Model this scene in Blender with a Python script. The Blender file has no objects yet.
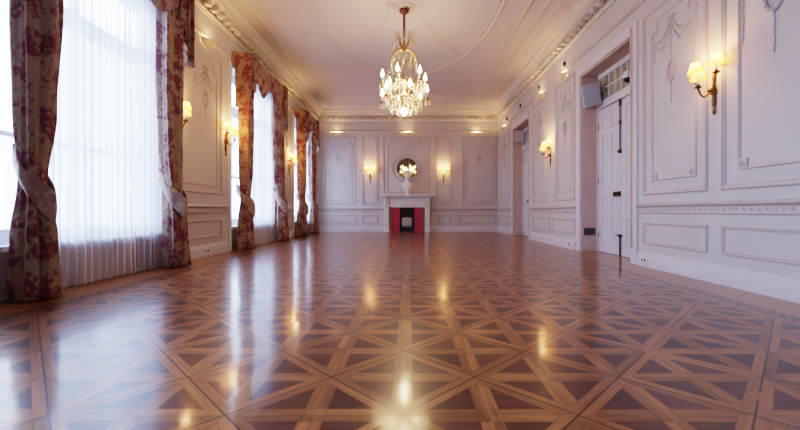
import bpy, math, random
from mathutils import Vector, Matrix
random.seed(7)
PI = math.pi
C = bpy.context.scene.collection
XL, XR, YF, YB, ZC = -3.25, 3.06, 13.39, -2.2, 4.18
CX = (XL + XR) / 2

# ------------------------------------------------------------------ materials
def M(name):
    m = bpy.data.materials.new(name); m.use_nodes = True
    nt = m.node_tree
    for n in list(nt.nodes): nt.nodes.remove(n)
    out = nt.nodes.new('ShaderNodeOutputMaterial')
    return m, nt, out
def N(nt, t, **kw):
    n = nt.nodes.new(t)
    for k, v in kw.items():
        if k in n.inputs.keys() if isinstance(k, str) else False: n.inputs[k].default_value = v
        else: setattr(n, k, v)
    return n
def L(nt, a, b): nt.links.new(a, b)
def mth(nt, op, a, b=None, c=None, clamp=False):
    n = nt.nodes.new('ShaderNodeMath'); n.operation = op; n.use_clamp = clamp
    for i, v in enumerate((a, b, c)):
        if v is None: continue
        if hasattr(v, 'is_output'): nt.links.new(v, n.inputs[i])
        else: n.inputs[i].default_value = v
    return n.outputs[0]
def mixc(nt, f, a, b):
    n = nt.nodes.new('ShaderNodeMix'); n.data_type = 'RGBA'
    for s, v in ((n.inputs[0], f), (n.inputs[6], a), (n.inputs[7], b)):
        if hasattr(v, 'is_output'): nt.links.new(v, s)
        else: s.default_value = v if s is n.inputs[0] else (tuple(v) + (1,) if len(v) == 3 else v)
    return n.outputs[2]
def comb(nt, x, y, z):
    n = nt.nodes.new('ShaderNodeCombineXYZ')
    for i, v in enumerate((x, y, z)):
        if hasattr(v, 'is_output'): nt.links.new(v, n.inputs[i])
        else: n.inputs[i].default_value = v
    return n.outputs[0]
def noise(nt, vec, scale, detail=3, rough=.5):
    n = nt.nodes.new('ShaderNodeTexNoise'); n.inputs['Scale'].default_value = scale
    n.inputs['Detail'].default_value = detail; n.inputs['Roughness'].default_value = rough
    if vec is not None: nt.links.new(vec, n.inputs['Vector'])
    return n.outputs['Fac']
def ramp(nt, f, stops):
    n = nt.nodes.new('ShaderNodeValToRGB'); e = n.color_ramp.elements
    while len(e) < len(stops): e.new(.5)
    for k, (p, c) in enumerate(stops):
        e[k].position = p; e[k].color = tuple(c) + (1,) if len(c) == 3 else c
    nt.links.new(f, n.inputs[0]); return n.outputs[0]

def plain(name, col, rough=.5, metal=0, var=.06, nscale=6, bump=0, **kw):
    m, nt, out = M(name)
    p = nt.nodes.new('ShaderNodeBsdfPrincipled')
    tc = nt.nodes.new('ShaderNodeTexCoord').outputs['Object']
    f = noise(nt, tc, nscale, 4)
    c0 = [max(0, c * (1 - var)) for c in col]; c1 = [min(1, c * (1 + var)) for c in col]
    L(nt, ramp(nt, f, [(.3, c0), (.7, c1)]), p.inputs['Base Color'])
    p.inputs['Roughness'].default_value = rough; p.inputs['Metallic'].default_value = metal
    for k, v in kw.items(): p.inputs[k].default_value = v
    if bump:
        b = nt.nodes.new('ShaderNodeBump'); b.inputs['Distance'].default_value = bump
        L(nt, noise(nt, tc, nscale * 6, 4), b.inputs['Height']); L(nt, b.outputs[0], p.inputs['Normal'])
    L(nt, p.outputs[0], out.inputs[0]); return m

def emis(name, col, strength, base=(1, .9, .7), trans=0.0):
    m, nt, out = M(name)
    e = nt.nodes.new('ShaderNodeEmission'); e.inputs[0].default_value = tuple(col) + (1,); e.inputs[1].default_value = strength
    d = nt.nodes.new('ShaderNodeBsdfTranslucent'); d.inputs[0].default_value = tuple(base) + (1,)
    a = nt.nodes.new('ShaderNodeAddShader'); L(nt, e.outputs[0], a.inputs[0]); L(nt, d.outputs[0], a.inputs[1])
    L(nt, a.outputs[0], out.inputs[0]); return m

def shade_mat():
    # pleated silk shade: brighter around the bulb at mid height
    m, nt, out = M('silk_shade')
    tc = nt.nodes.new('ShaderNodeTexCoord').outputs['Generated']
    sp = nt.nodes.new('ShaderNodeSeparateXYZ'); L(nt, tc, sp.inputs[0])
    c = ramp(nt, sp.outputs[2], [(0, (1, .30, .02)), (.4, (1, .46, .07)), (.8, (1, .33, .03)), (1, (.9, .24, .015))])
    lw = nt.nodes.new('ShaderNodeLayerWeight'); lw.inputs[0].default_value = .5
    core = mth(nt, 'MULTIPLY', mth(nt, 'SUBTRACT', 1, lw.outputs['Facing']), mth(nt, 'SUBTRACT', 1.15, mth(nt, 'MULTIPLY', mth(nt, 'ABSOLUTE', mth(nt, 'SUBTRACT', sp.outputs[2], .35)), 1.6)), clamp=True)
    c = mixc(nt, mth(nt, 'POWER', core, 2.2), c, (1.7, 1.15, .36))
    e = nt.nodes.new('ShaderNodeEmission'); L(nt, c, e.inputs[0]); e.inputs[1].default_value = SHADE_E
    d = nt.nodes.new('ShaderNodeBsdfTranslucent'); d.inputs[0].default_value = (.85, .38, .08, 1)
    a = nt.nodes.new('ShaderNodeAddShader'); L(nt, e.outputs[0], a.inputs[0]); L(nt, d.outputs[0], a.inputs[1])
    L(nt, a.outputs[0], out.inputs[0]); return m

def floor_mat():
    m, nt, out = M('parquet')
    pb = nt.nodes.new('ShaderNodeBsdfPrincipled')
    pos = nt.nodes.new('ShaderNodeTexCoord').outputs['Object']
    sp = nt.nodes.new('ShaderNodeSeparateXYZ'); L(nt, pos, sp.inputs[0]); X, Y = sp.outputs[0], sp.outputs[1]
    p = mth(nt, 'DIVIDE', mth(nt, 'ADD', mth(nt, 'SUBTRACT', X, Y), 62.4 + .14), .624)
    q = mth(nt, 'DIVIDE', mth(nt, 'ADD', mth(nt, 'ADD', X, Y), 62.2 - .706), .622)
    fp, fq = mth(nt, 'FRACT', p), mth(nt, 'FRACT', q)
    ip, iq = mth(nt, 'FLOOR', p), mth(nt, 'FLOOR', q)
    dp = mth(nt, 'MINIMUM', fp, mth(nt, 'SUBTRACT', 1, fp)); dq = mth(nt, 'MINIMUM', fq, mth(nt, 'SUBTRACT', 1, fq))
    de = mth(nt, 'MINIMUM', dp, dq)
    border = mth(nt, 'LESS_THAN', de, .095)
    bp = mth(nt, 'LESS_THAN', dp, dq)                       # which border
    d1 = mth(nt, 'ABSOLUTE', mth(nt, 'SUBTRACT', fp, fq))   # bar along X
    d2 = mth(nt, 'ABSOLUTE', mth(nt, 'SUBTRACT', mth(nt, 'ADD', fp, fq), 1))  # bar along Y
    W = .135
    b1 = mth(nt, 'LESS_THAN', d1, W); b2 = mth(nt, 'LESS_THAN', d2, W)
    bars = mth(nt, 'MAXIMUM', b1, b2)
    light = mth(nt, 'MAXIMUM', border, bars)
    # grain coordinates
    def vmix(f, a, b):
        n = nt.nodes.new('ShaderNodeMix'); n.data_type = 'VECTOR'
        L(nt, f, n.inputs[0]); L(nt, a, n.inputs[4]); L(nt, b, n.inputs[5]); return n.outputs[1]
    def sc(v, k): return mth(nt, 'MULTIPLY', v, k)
    gq = comb(nt, sc(p, 22), sc(q, 1.6), 0); gp = comb(nt, sc(p, 1.6), sc(q, 22), 3)
    gx = comb(nt, sc(X, 3.2), sc(Y, 40), 7); gy = comb(nt, sc(X, 40), sc(Y, 3.2), 11)
    vb = vmix(bp, gp, gq)
    vbar = vmix(b2, gx, gy)
    v = vmix(border, vbar, vb)
    grain = noise(nt, v, 1.0, 5, .62)
    tid = mth(nt, 'ADD', mth(nt, 'MULTIPLY', border, mth(nt, 'ADD', bp, 2)), mth(nt, 'MULTIPLY', mth(nt, 'SUBTRACT', 1, border), mth(nt, 'MULTIPLY', b1, 5)))
    wn = nt.nodes.new('ShaderNodeTexWhiteNoise'); wn.noise_dimensions = '3D'
    # triangle id as well so the dark pieces vary
    tri = mth(nt, 'ADD', mth(nt, 'GREATER_THAN', fp, fq), mth(nt, 'MULTIPLY', mth(nt, 'GREATER_THAN', mth(nt, 'ADD', fp, fq), 1), 2))
    L(nt, comb(nt, ip, iq, mth(nt, 'ADD', mth(nt, 'MULTIPLY', tid, 7), tri)), wn.inputs['Vector'])
    rnd = wn.outputs['Value']
    cl = ramp(nt, grain, [(.25, (.17, .062, .024)), (.5, (.28, .112, .045)), (.75, (.38, .170, .072))])
    cd = ramp(nt, grain, [(.25, (.040, .013, .011)), (.5, (.080, .026, .020)), (.8, (.135, .048, .034))])
    base = mixc(nt, light, cd, cl)
    k = mth(nt, 'ADD', mth(nt, 'MULTIPLY', rnd, .55), .66)
    big = noise(nt, pos, .55, 2)
    k = mth(nt, 'MULTIPLY', k, mth(nt, 'ADD', mth(nt, 'MULTIPLY', big, .5), .75))
    vm = nt.nodes.new('ShaderNodeVectorMath'); vm.operation = 'SCALE'; L(nt, base, vm.inputs[0]); L(nt, k, vm.inputs['Scale'])
    # seams
    seam = mth(nt, 'LESS_THAN', de, .0085)
    edge = mth(nt, 'LESS_THAN', mth(nt, 'ABSOLUTE', mth(nt, 'SUBTRACT', de, .095)), .004)
    e1 = mth(nt, 'LESS_THAN', mth(nt, 'ABSOLUTE', mth(nt, 'SUBTRACT', d1, W)), .006)
    e2 = mth(nt, 'LESS_THAN', mth(nt, 'ABSOLUTE', mth(nt, 'SUBTRACT', d2, W)), .006)
    inner = mth(nt, 'MULTIPLY', mth(nt, 'MAXIMUM', e1, e2), mth(nt, 'SUBTRACT', 1, border))
    fine = mth(nt, 'MAXIMUM', edge, inner)
    col = mixc(nt, mth(nt, 'MULTIPLY', fine, .35), vm.outputs[0], (.03, .012, .006))
    seamn = mth(nt, 'MULTIPLY', seam, mth(nt, 'GREATER_THAN', noise(nt, pos, 1.7, 2), .38))
    col = mixc(nt, mth(nt, 'MULTIPLY', seamn, .85), col, (.012, .006, .004))
    # wall border : mottled dark strip then plain boards
    ax = mth(nt, 'MAXIMUM', mth(nt, 'SUBTRACT', X, 2.50), mth(nt, 'SUBTRACT', -2.66, X))
    ax = mth(nt, 'MAXIMUM', ax, mth(nt, 'SUBTRACT', Y, YF - .58))
    brd = mth(nt, 'GREATER_THAN', ax, 0)
    strip = mth(nt, 'LESS_THAN', ax, .13)
    ck = nt.nodes.new('ShaderNodeTexChecker'); ck.inputs['Scale'].default_value = 23; L(nt, pos, ck.inputs['Vector'])
    gb = noise(nt, comb(nt, sc(X, 26), sc(Y, 1.3), 0), 1, 5, .6)
    cb = ramp(nt, gb, [(.25, (.19, .066, .022)), (.75, (.36, .15, .058))])
    cs = mixc(nt, ck.outputs['Fac'], (.06, .022, .012), (.17, .07, .03))
    cb = mixc(nt, strip, cb, cs)
    col = mixc(nt, brd, col, cb)
    L(nt, col, pb.inputs['Base Color'])
    wn2 = nt.nodes.new('ShaderNodeTexWhiteNoise'); wn2.noise_dimensions = '2D'; L(nt, comb(nt, ip, iq, 0), wn2.inputs['Vector'])
    s2 = nt.nodes.new('ShaderNodeSeparateColor'); L(nt, wn2.outputs['Color'], s2.inputs[0])
    nz = nt.nodes.new('ShaderNodeTexNoise'); nz.inputs['Scale'].default_value = 5; nz.inputs['Detail'].default_value = 2; L(nt, pos, nz.inputs['Vector'])
    s3 = nt.nodes.new('ShaderNodeSeparateColor'); L(nt, nz.outputs['Color'], s3.inputs[0])
    def tl(a, b): return mth(nt, 'ADD', mth(nt, 'MULTIPLY', mth(nt, 'SUBTRACT', a, .5), .012), mth(nt, 'MULTIPLY', mth(nt, 'SUBTRACT', b, .5), .030))
    nv = nt.nodes.new('ShaderNodeVectorMath'); nv.operation = 'NORMALIZE'
    L(nt, comb(nt, tl(s2.outputs[0], s3.outputs[0]), tl(s2.outputs[1], s3.outputs[1]), 1.0), nv.inputs[0])
    nrm = nv.outputs[0]; L(nt, nrm, pb.inputs['Normal'])
    rg = mth(nt, 'ADD', mth(nt, 'MULTIPLY', noise(nt, pos, 2.3, 4), .03), .277)
    L(nt, rg, pb.inputs['Roughness'])
    pb.inputs['IOR'].default_value = 1.5; pb.inputs['Specular IOR Level'].default_value = .2; pb.inputs['Coat Weight'].default_value = .5; pb.inputs['Coat IOR'].default_value = 1.5; L(nt, mth(nt, 'ADD', mth(nt, 'MULTIPLY', noise(nt, pos, 3.1, 3), .12), .05), pb.inputs['Coat Roughness']); L(nt, nrm, pb.inputs['Coat Normal'])
    # bump : soft waviness, panel tilt, seams
    L(nt, pb.outputs[0], out.inputs[0]); return m

def toile_mat(name='toile_fabric', base=(.35, .255, .18), ink=(.165, .020, .046), amt=.88):
    m, nt, out = M(name)
    pb = nt.nodes.new('ShaderNodeBsdfPrincipled')
    pos = nt.nodes.new('ShaderNodeTexCoord').outputs['Object']
    mp = nt.nodes.new('ShaderNodeMapping'); L(nt, pos, mp.inputs[0]); mp.inputs['Scale'].default_value = (1, 1, .8)
    mo = noise(nt, mp.outputs[0], 7.5, 2, .5)          # motif clusters
    fi = noise(nt, mp.outputs[0], 30, 4, .65)          # engraved figures and leaves
    s = mth(nt, 'ADD', mth(nt, 'MULTIPLY', mo, 1.5), mth(nt, 'MULTIPLY', fi, .95))
    f = ramp(nt, s, [(.0, (0, 0, 0)), (.97, (.06, .06, .06)), (1.0, (1, 1, 1))])
    f2 = mth(nt, 'MULTIPLY', mth(nt, 'SUBTRACT', s, 1.14), 4.5, clamp=True)
    fine = mth(nt, 'MULTIPLY', mth(nt, 'SUBTRACT', noise(nt, mp.outputs[0], 42, 3), .5), 4, clamp=True)
    f2 = mth(nt, 'MAXIMUM', f2, mth(nt, 'MULTIPLY', fine, .5))
    f2 = mth(nt, 'MULTIPLY', f2, amt)
    col = mixc(nt, f2, base, ink)
    L(nt, col, pb.inputs['Base Color']); pb.inputs['Roughness'].default_value = .75
    pb.inputs['Sheen Weight'].default_value = .2
    tr = nt.nodes.new('ShaderNodeBsdfTranslucent'); L(nt, col, tr.inputs[0])
    mx = nt.nodes.new('ShaderNodeMixShader'); mx.inputs[0].default_value = .05
    L(nt, pb.outputs[0], mx.inputs[1]); L(nt, tr.outputs[0], mx.inputs[2])
    L(nt, mx.outputs[0], out.inputs[0]); return m

def sheer_mat():
    m, nt, out = M('sheer_voile')
    pos = nt.nodes.new('ShaderNodeTexCoord').outputs['Object']
    mp = nt.nodes.new('ShaderNodeMapping'); L(nt, pos, mp.inputs[0]); mp.inputs['Scale'].default_value = (1, 11, .12)
    f = noise(nt, mp.outputs[0], 1, 3, .6)
    lw = nt.nodes.new('ShaderNodeLayerWeight'); lw.inputs[0].default_value = .35
    op = mth(nt, 'ADD', mth(nt, 'MULTIPLY', f, .40), .50)
    op = mth(nt, 'ADD', op, mth(nt, 'MULTIPLY', lw.outputs['Facing'], .22), clamp=True)
    t = nt.nodes.new('ShaderNodeBsdfTransparent')
    tl = nt.nodes.new('ShaderNodeBsdfTranslucent'); tl.inputs[0].default_value = (.90, .91, .97, 1)
    df = nt.nodes.new('ShaderNodeBsdfDiffuse'); df.inputs[0].default_value = (.9, .9, .93, 1)
    a = nt.nodes.new('ShaderNodeMixShader'); a.inputs[0].default_value = .25; L(nt, tl.outputs[0], a.inputs[1]); L(nt, df.outputs[0], a.inputs[2])
    mx = nt.nodes.new('ShaderNodeMixShader'); L(nt, op, mx.inputs[0]); L(nt, t.outputs[0], mx.inputs[1]); L(nt, a.outputs[0], mx.inputs[2])
    L(nt, mx.outputs[0], out.inputs[0]); return m

def glass_mat():
    m, nt, out = M('window_glass')
    t = nt.nodes.new('ShaderNodeBsdfTransparent'); t.inputs[0].default_value = (.95, .97, .98, 1)
    g = nt.nodes.new('ShaderNodeBsdfGlossy'); g.inputs['Roughness'].default_value = .02
    fr = nt.nodes.new('ShaderNodeFresnel'); fr.inputs[0].default_value = 1.45
    mx = nt.nodes.new('ShaderNodeMixShader'); L(nt, mth(nt, 'MULTIPLY', fr.outputs[0], .6), mx.inputs[0]); L(nt, t.outputs[0], mx.inputs[1]); L(nt, g.outputs[0], mx.inputs[2])
    L(nt, mx.outputs[0], out.inputs[0]); return m

def crystal_mat():
    m, nt, out = M('crystal')
    g = nt.nodes.new('ShaderNodeBsdfGlossy'); g.inputs['Roughness'].default_value = .08; g.inputs[0].default_value = (1, .93, .8, 1)
    t = nt.nodes.new('ShaderNodeBsdfTransparent'); t.inputs[0].default_value = (1, .95, .86, 1)
    tl = nt.nodes.new('ShaderNodeBsdfTranslucent'); tl.inputs[0].default_value = (1, .9, .72, 1)
    lw = nt.nodes.new('ShaderNodeLayerWeight'); lw.inputs[0].default_value = .4
    a = nt.nodes.new('ShaderNodeMixShader'); a.inputs[0].default_value = .45; L(nt, t.outputs[0], a.inputs[1]); L(nt, tl.outputs[0], a.inputs[2])
    b = nt.nodes.new('ShaderNodeMixShader'); L(nt, lw.outputs['Facing'], b.inputs[0]); L(nt, a.outputs[0], b.inputs[1]); L(nt, g.outputs[0], b.inputs[2])
    L(nt, b.outputs[0], out.inputs[0]); return m

SHADE_E = 2.2
mat = dict(
    wall=plain('wall_paint', (.58, .53, .515), .55, var=.03, nscale=2),
    mould=plain('moulding_paint', (.53, .455, .435), .5, var=.04, nscale=9),
    orn=plain('ornament_paint', (.53, .46, .44), .55, var=.06, nscale=30),
    ceil=plain('ceiling_paint', (.60, .54, .55), .7, var=.03, nscale=1.5),
    ceilm=plain('ceiling_moulding_paint', (.62, .53, .49), .6, var=.05, nscale=12),
    cornice=plain('cornice_paint', (.62, .56, .52), .55, var=.04, nscale=9),
    door=plain('door_paint', (.64, .61, .64), .4, var=.03, nscale=4),
    jamb=plain('jamb_paint', (.56, .41, .345), .5, var=.05, nscale=4),
    skirt=plain('skirting_paint', (.62, .58, .60), .42, var=.03, nscale=4),
    frame=plain('window_frame_paint', (.74, .74, .76), .4, var=.03),
    marble=plain('white_marble', (.74, .70, .69), .3, var=.09, nscale=5),
    bust=plain('bust_marble', (.84, .81, .78), .45, var=.05, nscale=14),
    red=plain('red_slip', (.40, .035, .075), .45, var=.15, nscale=12),
    black=plain('black_iron', (.012, .011, .011), .45, var=.2),
    soot=plain('sooty_brick', (.055, .045, .035), .8, var=.4, nscale=18),
    steel=plain('grey_screen', (.42, .40, .40), .35, metal=.3, var=.12, nscale=8),
    brass=plain('aged_brass', (.15, .085, .035), .38, metal=1, var=.3, nscale=20),
    gold=plain('gilt_brass', (.44, .28, .12), .3, metal=1, var=.2, nscale=20),
    darkbrass=plain('dark_brass', (.10, .07, .045), .4, metal=.9, var=.3, nscale=20),
    copper=plain('copper_brown', (.20, .075, .045), .5, metal=.3, var=.2, nscale=18),
    candle=plain('candle_sleeve', (.80, .70, .52), .5, var=.04),
    speaker=plain('speaker_grey', (.50, .51, .56), .5, var=.05),
    grille=plain('speaker_grille', (.40, .41, .47), .65, var=.15, nscale=60),
    white=plain('white_plastic', (.75, .74, .73), .4, var=.02),
    dark=plain('dark_plastic', (.02, .02, .025), .15, var=.1),
    vent=plain('vent_metal', (.16, .14, .13), .5, metal=.5, var=.2, nscale=30),
    olive=plain('olive_blind', (.30, .25, .16), .6, var=.3, nscale=9),
    plaster=plain('uplight_plaster', (.74, .62, .46), .6, var=.05),
    mirror=plain('mirror_silver', (.22, .205, .165), .03, metal=1, var=.03),
    mframe=plain('mirror_rim', (.55, .47, .38), .35, var=.1, nscale=30),
    toile=toile_mat(), band=toile_mat('toile_band_fabric', (.42, .32, .25), (.17, .05, .06), .5), sheer=sheer_mat(), glass=glass_mat(), crystal=crystal_mat(), floor=floor_mat(), shade=shade_mat(),
    bulb=emis('warm_bulb', (1, .72, .36), 30), tube=emis('uplight_lamp', (1, .74, .38), 14),
)

# ------------------------------------------------------------------ mesh builder
class MB:
    def __init__(s): s.v = []; s.f = []
    def add(s, vs, fs):
        o = len(s.v); s.v += [Vector(v) for v in vs]; s.f += [tuple(i + o for i in f) for f in fs]; return s
    def box(s, x0, x1, y0, y1, z0, z1, mx=None):
        vs = [Vector((x, y, z)) for x in (x0, x1) for y in (y0, y1) for z in (z0, z1)]
        if mx is not None: vs = [mx @ v for v in vs]
        fs = [(0, 1, 3, 2), (4, 6, 7, 5), (0, 4, 5, 1), (2, 3, 7, 6), (0, 2, 6, 4), (1, 5, 7, 3)]
        return s.add(vs, fs)
    def grid(s, fn, nu, nv, cu=False, cv=False, capv=False):
        U = nu if cu else nu + 1; V = nv if cv else nv + 1
        vs = [fn(i / nu, j / nv) for j in range(V) for i in range(U)]; fs = []
        for j in range(nv):
            for i in range(nu):
                i2 = (i + 1) % U; j2 = (j + 1) % V
                fs.append((j * U + i, j * U + i2, j2 * U + i2, j2 * U + i))
        if capv and cu: fs += [tuple(range(U))[::-1], tuple((V - 1) * U + i for i in range(U))]
        return s.add(vs, fs)
    def tube(s, path, r, seg=8, closed=False, flat=1.0):
        P = [Vector(p) for p in path]; n = len(P); rs = r if isinstance(r, (list, tuple)) else [r] * n
        vs = []; ref = None
        for i, p in enumerate(P):
            a = P[(i - 1) % n] if closed or i else P[i]; b = P[(i + 1) % n] if closed or i < n - 1 else P[i]
            t = (b - a); t = t.normalized() if t.length > 1e-9 else Vector((0, 0, 1))
            if ref is None:
                ref = Vector((0, 0, 1)) if abs(t.z) < .9 else Vector((1, 0, 0))
            nn = (ref - t * ref.dot(t)); nn = nn.normalized() if nn.length > 1e-6 else t.orthogonal().normalized()
            ref = nn; bb = t.cross(nn)
            for k in range(seg):
                a_ = 2 * PI * k / seg; vs.append(p + (nn * math.cos(a_) + bb * math.sin(a_)) * rs[i])
        fs = []
        for i in range(n if closed else n - 1):
            j = (i + 1) % n
            for k in range(seg):
                k2 = (k + 1) % seg; fs.append((i * seg + k, i * seg + k2, j * seg + k2, j * seg + k))
        if not closed: fs += [tuple(range(seg))[::-1], tuple((n - 1) * seg + k for k in range(seg))]
        return s.add(vs, fs)
    def lathe(s, prof, c=(0, 0, 0), seg=20, mx=None):
        c = Vector(c); vs = []
        for r, z in prof:
            for k in range(seg):
                v = Vector((max(r, .0004) * math.cos(2 * PI * k / seg), max(r, .0004) * math.sin(2 * PI * k / seg), z))
                if mx is not None: v = mx @ v
                vs.append(c + v)
        n = len(prof); fs = []
        for i in range(n - 1):
            for k in range(seg):
                k2 = (k + 1) % seg; fs.append((i * seg + k, i * seg + k2, (i + 1) * seg + k2, (i + 1) * seg + k))
        fs += [tuple(range(seg))[::-1], tuple((n - 1) * seg + k for k in range(seg))]
        return s.add(vs, fs)
    def ball(s, c, r, seg=12, rings=8, sc=(1, 1, 1)):
        c = Vector(c); prof = []
        vs = []; 
        for i in range(rings + 1):
            a = -PI / 2 + PI * i / rings
            rr = max(math.cos(a), .01)
            for k in range(seg):
                vs.append(c + Vector((r * rr * math.cos(2 * PI * k / seg) * sc[0], r * rr * math.sin(2 * PI * k / seg) * sc[1], r * math.sin(a) * sc[2])))
        fs = []
        for i in range(rings):
            for k in range(seg):
                k2 = (k + 1) % seg; fs.append((i * seg + k, i * seg + k2, (i + 1) * seg + k2, (i + 1) * seg + k))
        return s.add(vs, fs)
    def xf(s, fn):
        s.v = [Vector(fn(v)) for v in s.v]; return s
    def build(s, name, m, parent=None, smooth=False, bevel=0, origin=None, solid=0, sub=0):
        me = bpy.data.meshes.new(name)
        off = Vector(origin) if origin is not None else (parent.get('_o') and Vector(parent['_o']) or Vector((0, 0, 0)) if parent is not None else Vector((0, 0, 0)))
        me.from_pydata([tuple(v - off) for v in s.v], [], s.f); me.update()
        o = bpy.data.objects.new(name, me); C.objects.link(o)
        if parent is not None: o.parent = parent; o['_o'] = tuple(off)
        else: o.location = off; o['_o'] = tuple(off)
        me.materials.append(mat[m] if isinstance(m, str) else m)
        import bmesh
        bm = bmesh.new(); bm.from_mesh(me); bmesh.ops.recalc_face_normals(bm, faces=bm.faces); bm.to_mesh(me); bm.free()
        if smooth:
            me.shade_smooth() if smooth is True and hasattr(me, 'shade_smooth') else None
            if smooth == 'auto':
                for p in me.polygons: p.use_smooth = True
                md = None
                try: me.set_sharp_from_angle(angle=math.radians(38))
                except Exception: pass
        if bevel:
            md = o.modifiers.new('bevel', 'BEVEL'); md.width = bevel; md.segments = 2; md.limit_method = 'ANGLE'
        if solid:
            md = o.modifiers.new('solid', 'SOLIDIFY'); md.thickness = solid
        if sub:
            md = o.modifiers.new('sub', 'SUBSURF'); md.levels = sub; md.render_levels = sub
        return o
def tag(o, label=None, cat=None, group=None, kind=None):
    if label: o['label'] = label
    if cat: o['category'] = cat
    if group: o['group'] = group
    if kind: o['kind'] = kind
    return o
def thing(name, label, cat, loc=(0, 0, 0), rz=0, group=None, world=True):
    """Empty at the thing's base; world=True -> children are given in world coordinates"""
    o = bpy.data.objects.new(name, None); C.objects.link(o); o.location = loc; o.rotation_euler = (0, 0, rz)
    o.empty_display_size = .1
    o['_o'] = tuple(loc) if world else (0., 0., 0.)
    return tag(o, label, cat, group)
def struct(o): o['kind'] = 'structure'; return o
def copy_tree(o, parent=None):
    c = o.copy(); C.objects.link(c)
    if parent is not None: c.parent = parent
    for ch in list(o.children): copy_tree(ch, c)
    return c
def light(name, loc, power, col, r=.03, parent=None, kind='POINT', rot=None, **kw):
    l = bpy.data.lights.new(name, kind); l.energy = power; l.color = col
    if kind != 'AREA': l.shadow_soft_size = r
    for k, v in kw.items(): setattr(l, k, v)
    o = bpy.data.objects.new(name, l); C.objects.link(o)
    if parent is not None: o.parent = parent; o.location = Vector(loc) - Vector(parent['_o'])
    else: o.location = loc
    if rot: o.rotation_euler = rot
    return o

# wall frames: (s along wall, z, d out of the wall) -> world
def WR(s, z, d): return Vector((XR - d, s, z))
def WL(s, z, d): return Vector((XL + d, s, z))
def WF(s, z, d): return Vector((s, YF - d, z))
def inset(poly, w):
    n = len(poly); out = []
    area = sum(poly[i][0] * poly[(i + 1) % n][1] - poly[(i + 1) % n][0] * poly[i][1] for i in range(n))
    sg = 1 if area > 0 else -1
    for i in range(n):
        a, b, c = Vector(poly[i - 1]), Vector(poly[i]), Vector(poly[(i + 1) % n])
        d1 = (b - a).normalized(); d2 = (c - b).normalized()
        n1 = Vector((-d1.y, d1.x)) * sg; n2 = Vector((-d2.y, d2.x)) * sg
        m = n1 + n2; m = m / max(.2, m.dot(n1)); out.append(tuple(b + m * w))
    return out
def frame(mb, W, poly, w=.05, d=.022):
    prof = [(0, -.004), (0, d * .55), (.22, d), (.5, d * .9), (.62, d * .45), (.85, d * .5), (1, -.004)]
    rings = [[W(s, z, dd) for s, z in inset(poly, t * w)] for t, dd in prof]
    n = len(poly); vs = [v for r in rings for v in r]; fs = []
    for j in range(len(prof) - 1):
        for i in range(n):
            i2 = (i + 1) % n; fs.append((j * n + i, j * n + i2, (j + 1) * n + i2, (j + 1) * n + i))
    mb.add(vs, fs)
def rect(s0, s1, z0, z1): return [(s0, z0), (s1, z0), (s1, z1), (s0, z1)]
def notched(s0, s1, z0, z1, a=.10, b=.15):
    """rectangle with stepped upper corners"""
    return [(s0, z0), (s1, z0), (s1, z1 - b), (s1 - a, z1 - b), (s1 - a, z1), (s0 + a, z1), (s0 + a, z1 - b), (s0, z1 - b)]
def panel(W, parent, poly, w=.05, d=.022, m='mould'):
    b = MB(); frame(b, W, poly, w, d); return b.build('panel_moulding', m, parent)
def oval(mb, W, s, z, rs, rz, r=.014, n=28):
    mb.tube([W(s + rs * math.cos(2 * PI * k / n), z + rz * math.sin(2 * PI * k / n), .008) for k in range(n)], r, 6, closed=True)
    for k in range(n):
        if k % 2: mb.ball(W(s + rs * math.cos(2 * PI * k / n), z + rz * math.sin(2 * PI * k / n), .016), r * 1.1, 6, 4)
def swag(mb, W, s0, z0, s1, z1, dip, r=.012, n=16):
    P = []; R = []
    for k in range(n + 1):
        t = k / n; P.append(W(s0 + (s1 - s0) * t, z0 + (z1 - z0) * t - dip * 4 * t * (1 - t), .008)); R.append(r * (.55 + .9 * math.sin(PI * t)) * (1.15 if k % 2 else .8))
    mb.tube(P, R, 6)
def ribbon(mb, W, s, z0, z1, r=.008):
    n = max(4, int(abs(z0 - z1) / .045)); P = []; R = []
    for k in range(n + 1):
        t = k / n; P.append(W(s + .006 * math.sin(k * 2.1), z0 + (z1 - z0) * t, .007)); R.append(r * (1.3 if k % 2 else .6))
    mb.tube(P, R, 6)
def garland(W, parent, sc, ztop, span, oz, full=True):
    """bow + double swags + oval wreath hung on a ribbon"""
    b = MB()
    swag(b, W, sc - span, ztop - .16, sc, ztop, .10, .011); swag(b, W, sc + span, ztop - .16, sc, ztop, .10, .011)
    swag(b, W, sc - span * 1.0, ztop - .20, sc, ztop - .05, .17, .008); swag(b, W, sc + span, ztop - .20, sc, ztop - .05, .17, .008)
    for sg in (-1, 1):
        b.tube([W(sc + sg * x, ztop + z, .008) for x, z in ((0, 0), (.03, .035), (.065, .03), (.06, -.01), (.02, -.01))], .008, 6)
        ribbon(b, W, sc + sg * span, ztop - .16, ztop - .42, .007)
    ribbon(b, W, sc, ztop, oz + .11, .007)
    oval(b, W, sc, oz, .06, .11)
    if full: ribbon(b, W, sc, oz - .11, oz - .36, .006)
    return b.build('garland_ornament', 'orn', parent, smooth='auto')
def corner_block(W, parent, s, z, h=.05):
    b = MB(); 
    P = [W(s + a * h, z + c * h, d) for d in (-.003, .016) for a, c in ((-1, -1), (1, -1), (1, 1), (-1, 1))]
    b.add(P, [(0, 1, 2, 3), (4, 5, 6, 7), (0, 1, 5, 4), (1, 2, 6, 5), (2, 3, 7, 6), (3, 0, 4, 7)])
    n = 14
    b.tube([W(s + .6 * h * math.cos(2 * PI * k / n), z + .6 * h * math.sin(2 * PI * k / n), .017) for k in range(n)], .007, 6, closed=True)
    b.ball(W(s, z, .017), .014, 8, 6)
    return b.build('corner_block', 'orn', parent)

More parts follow.
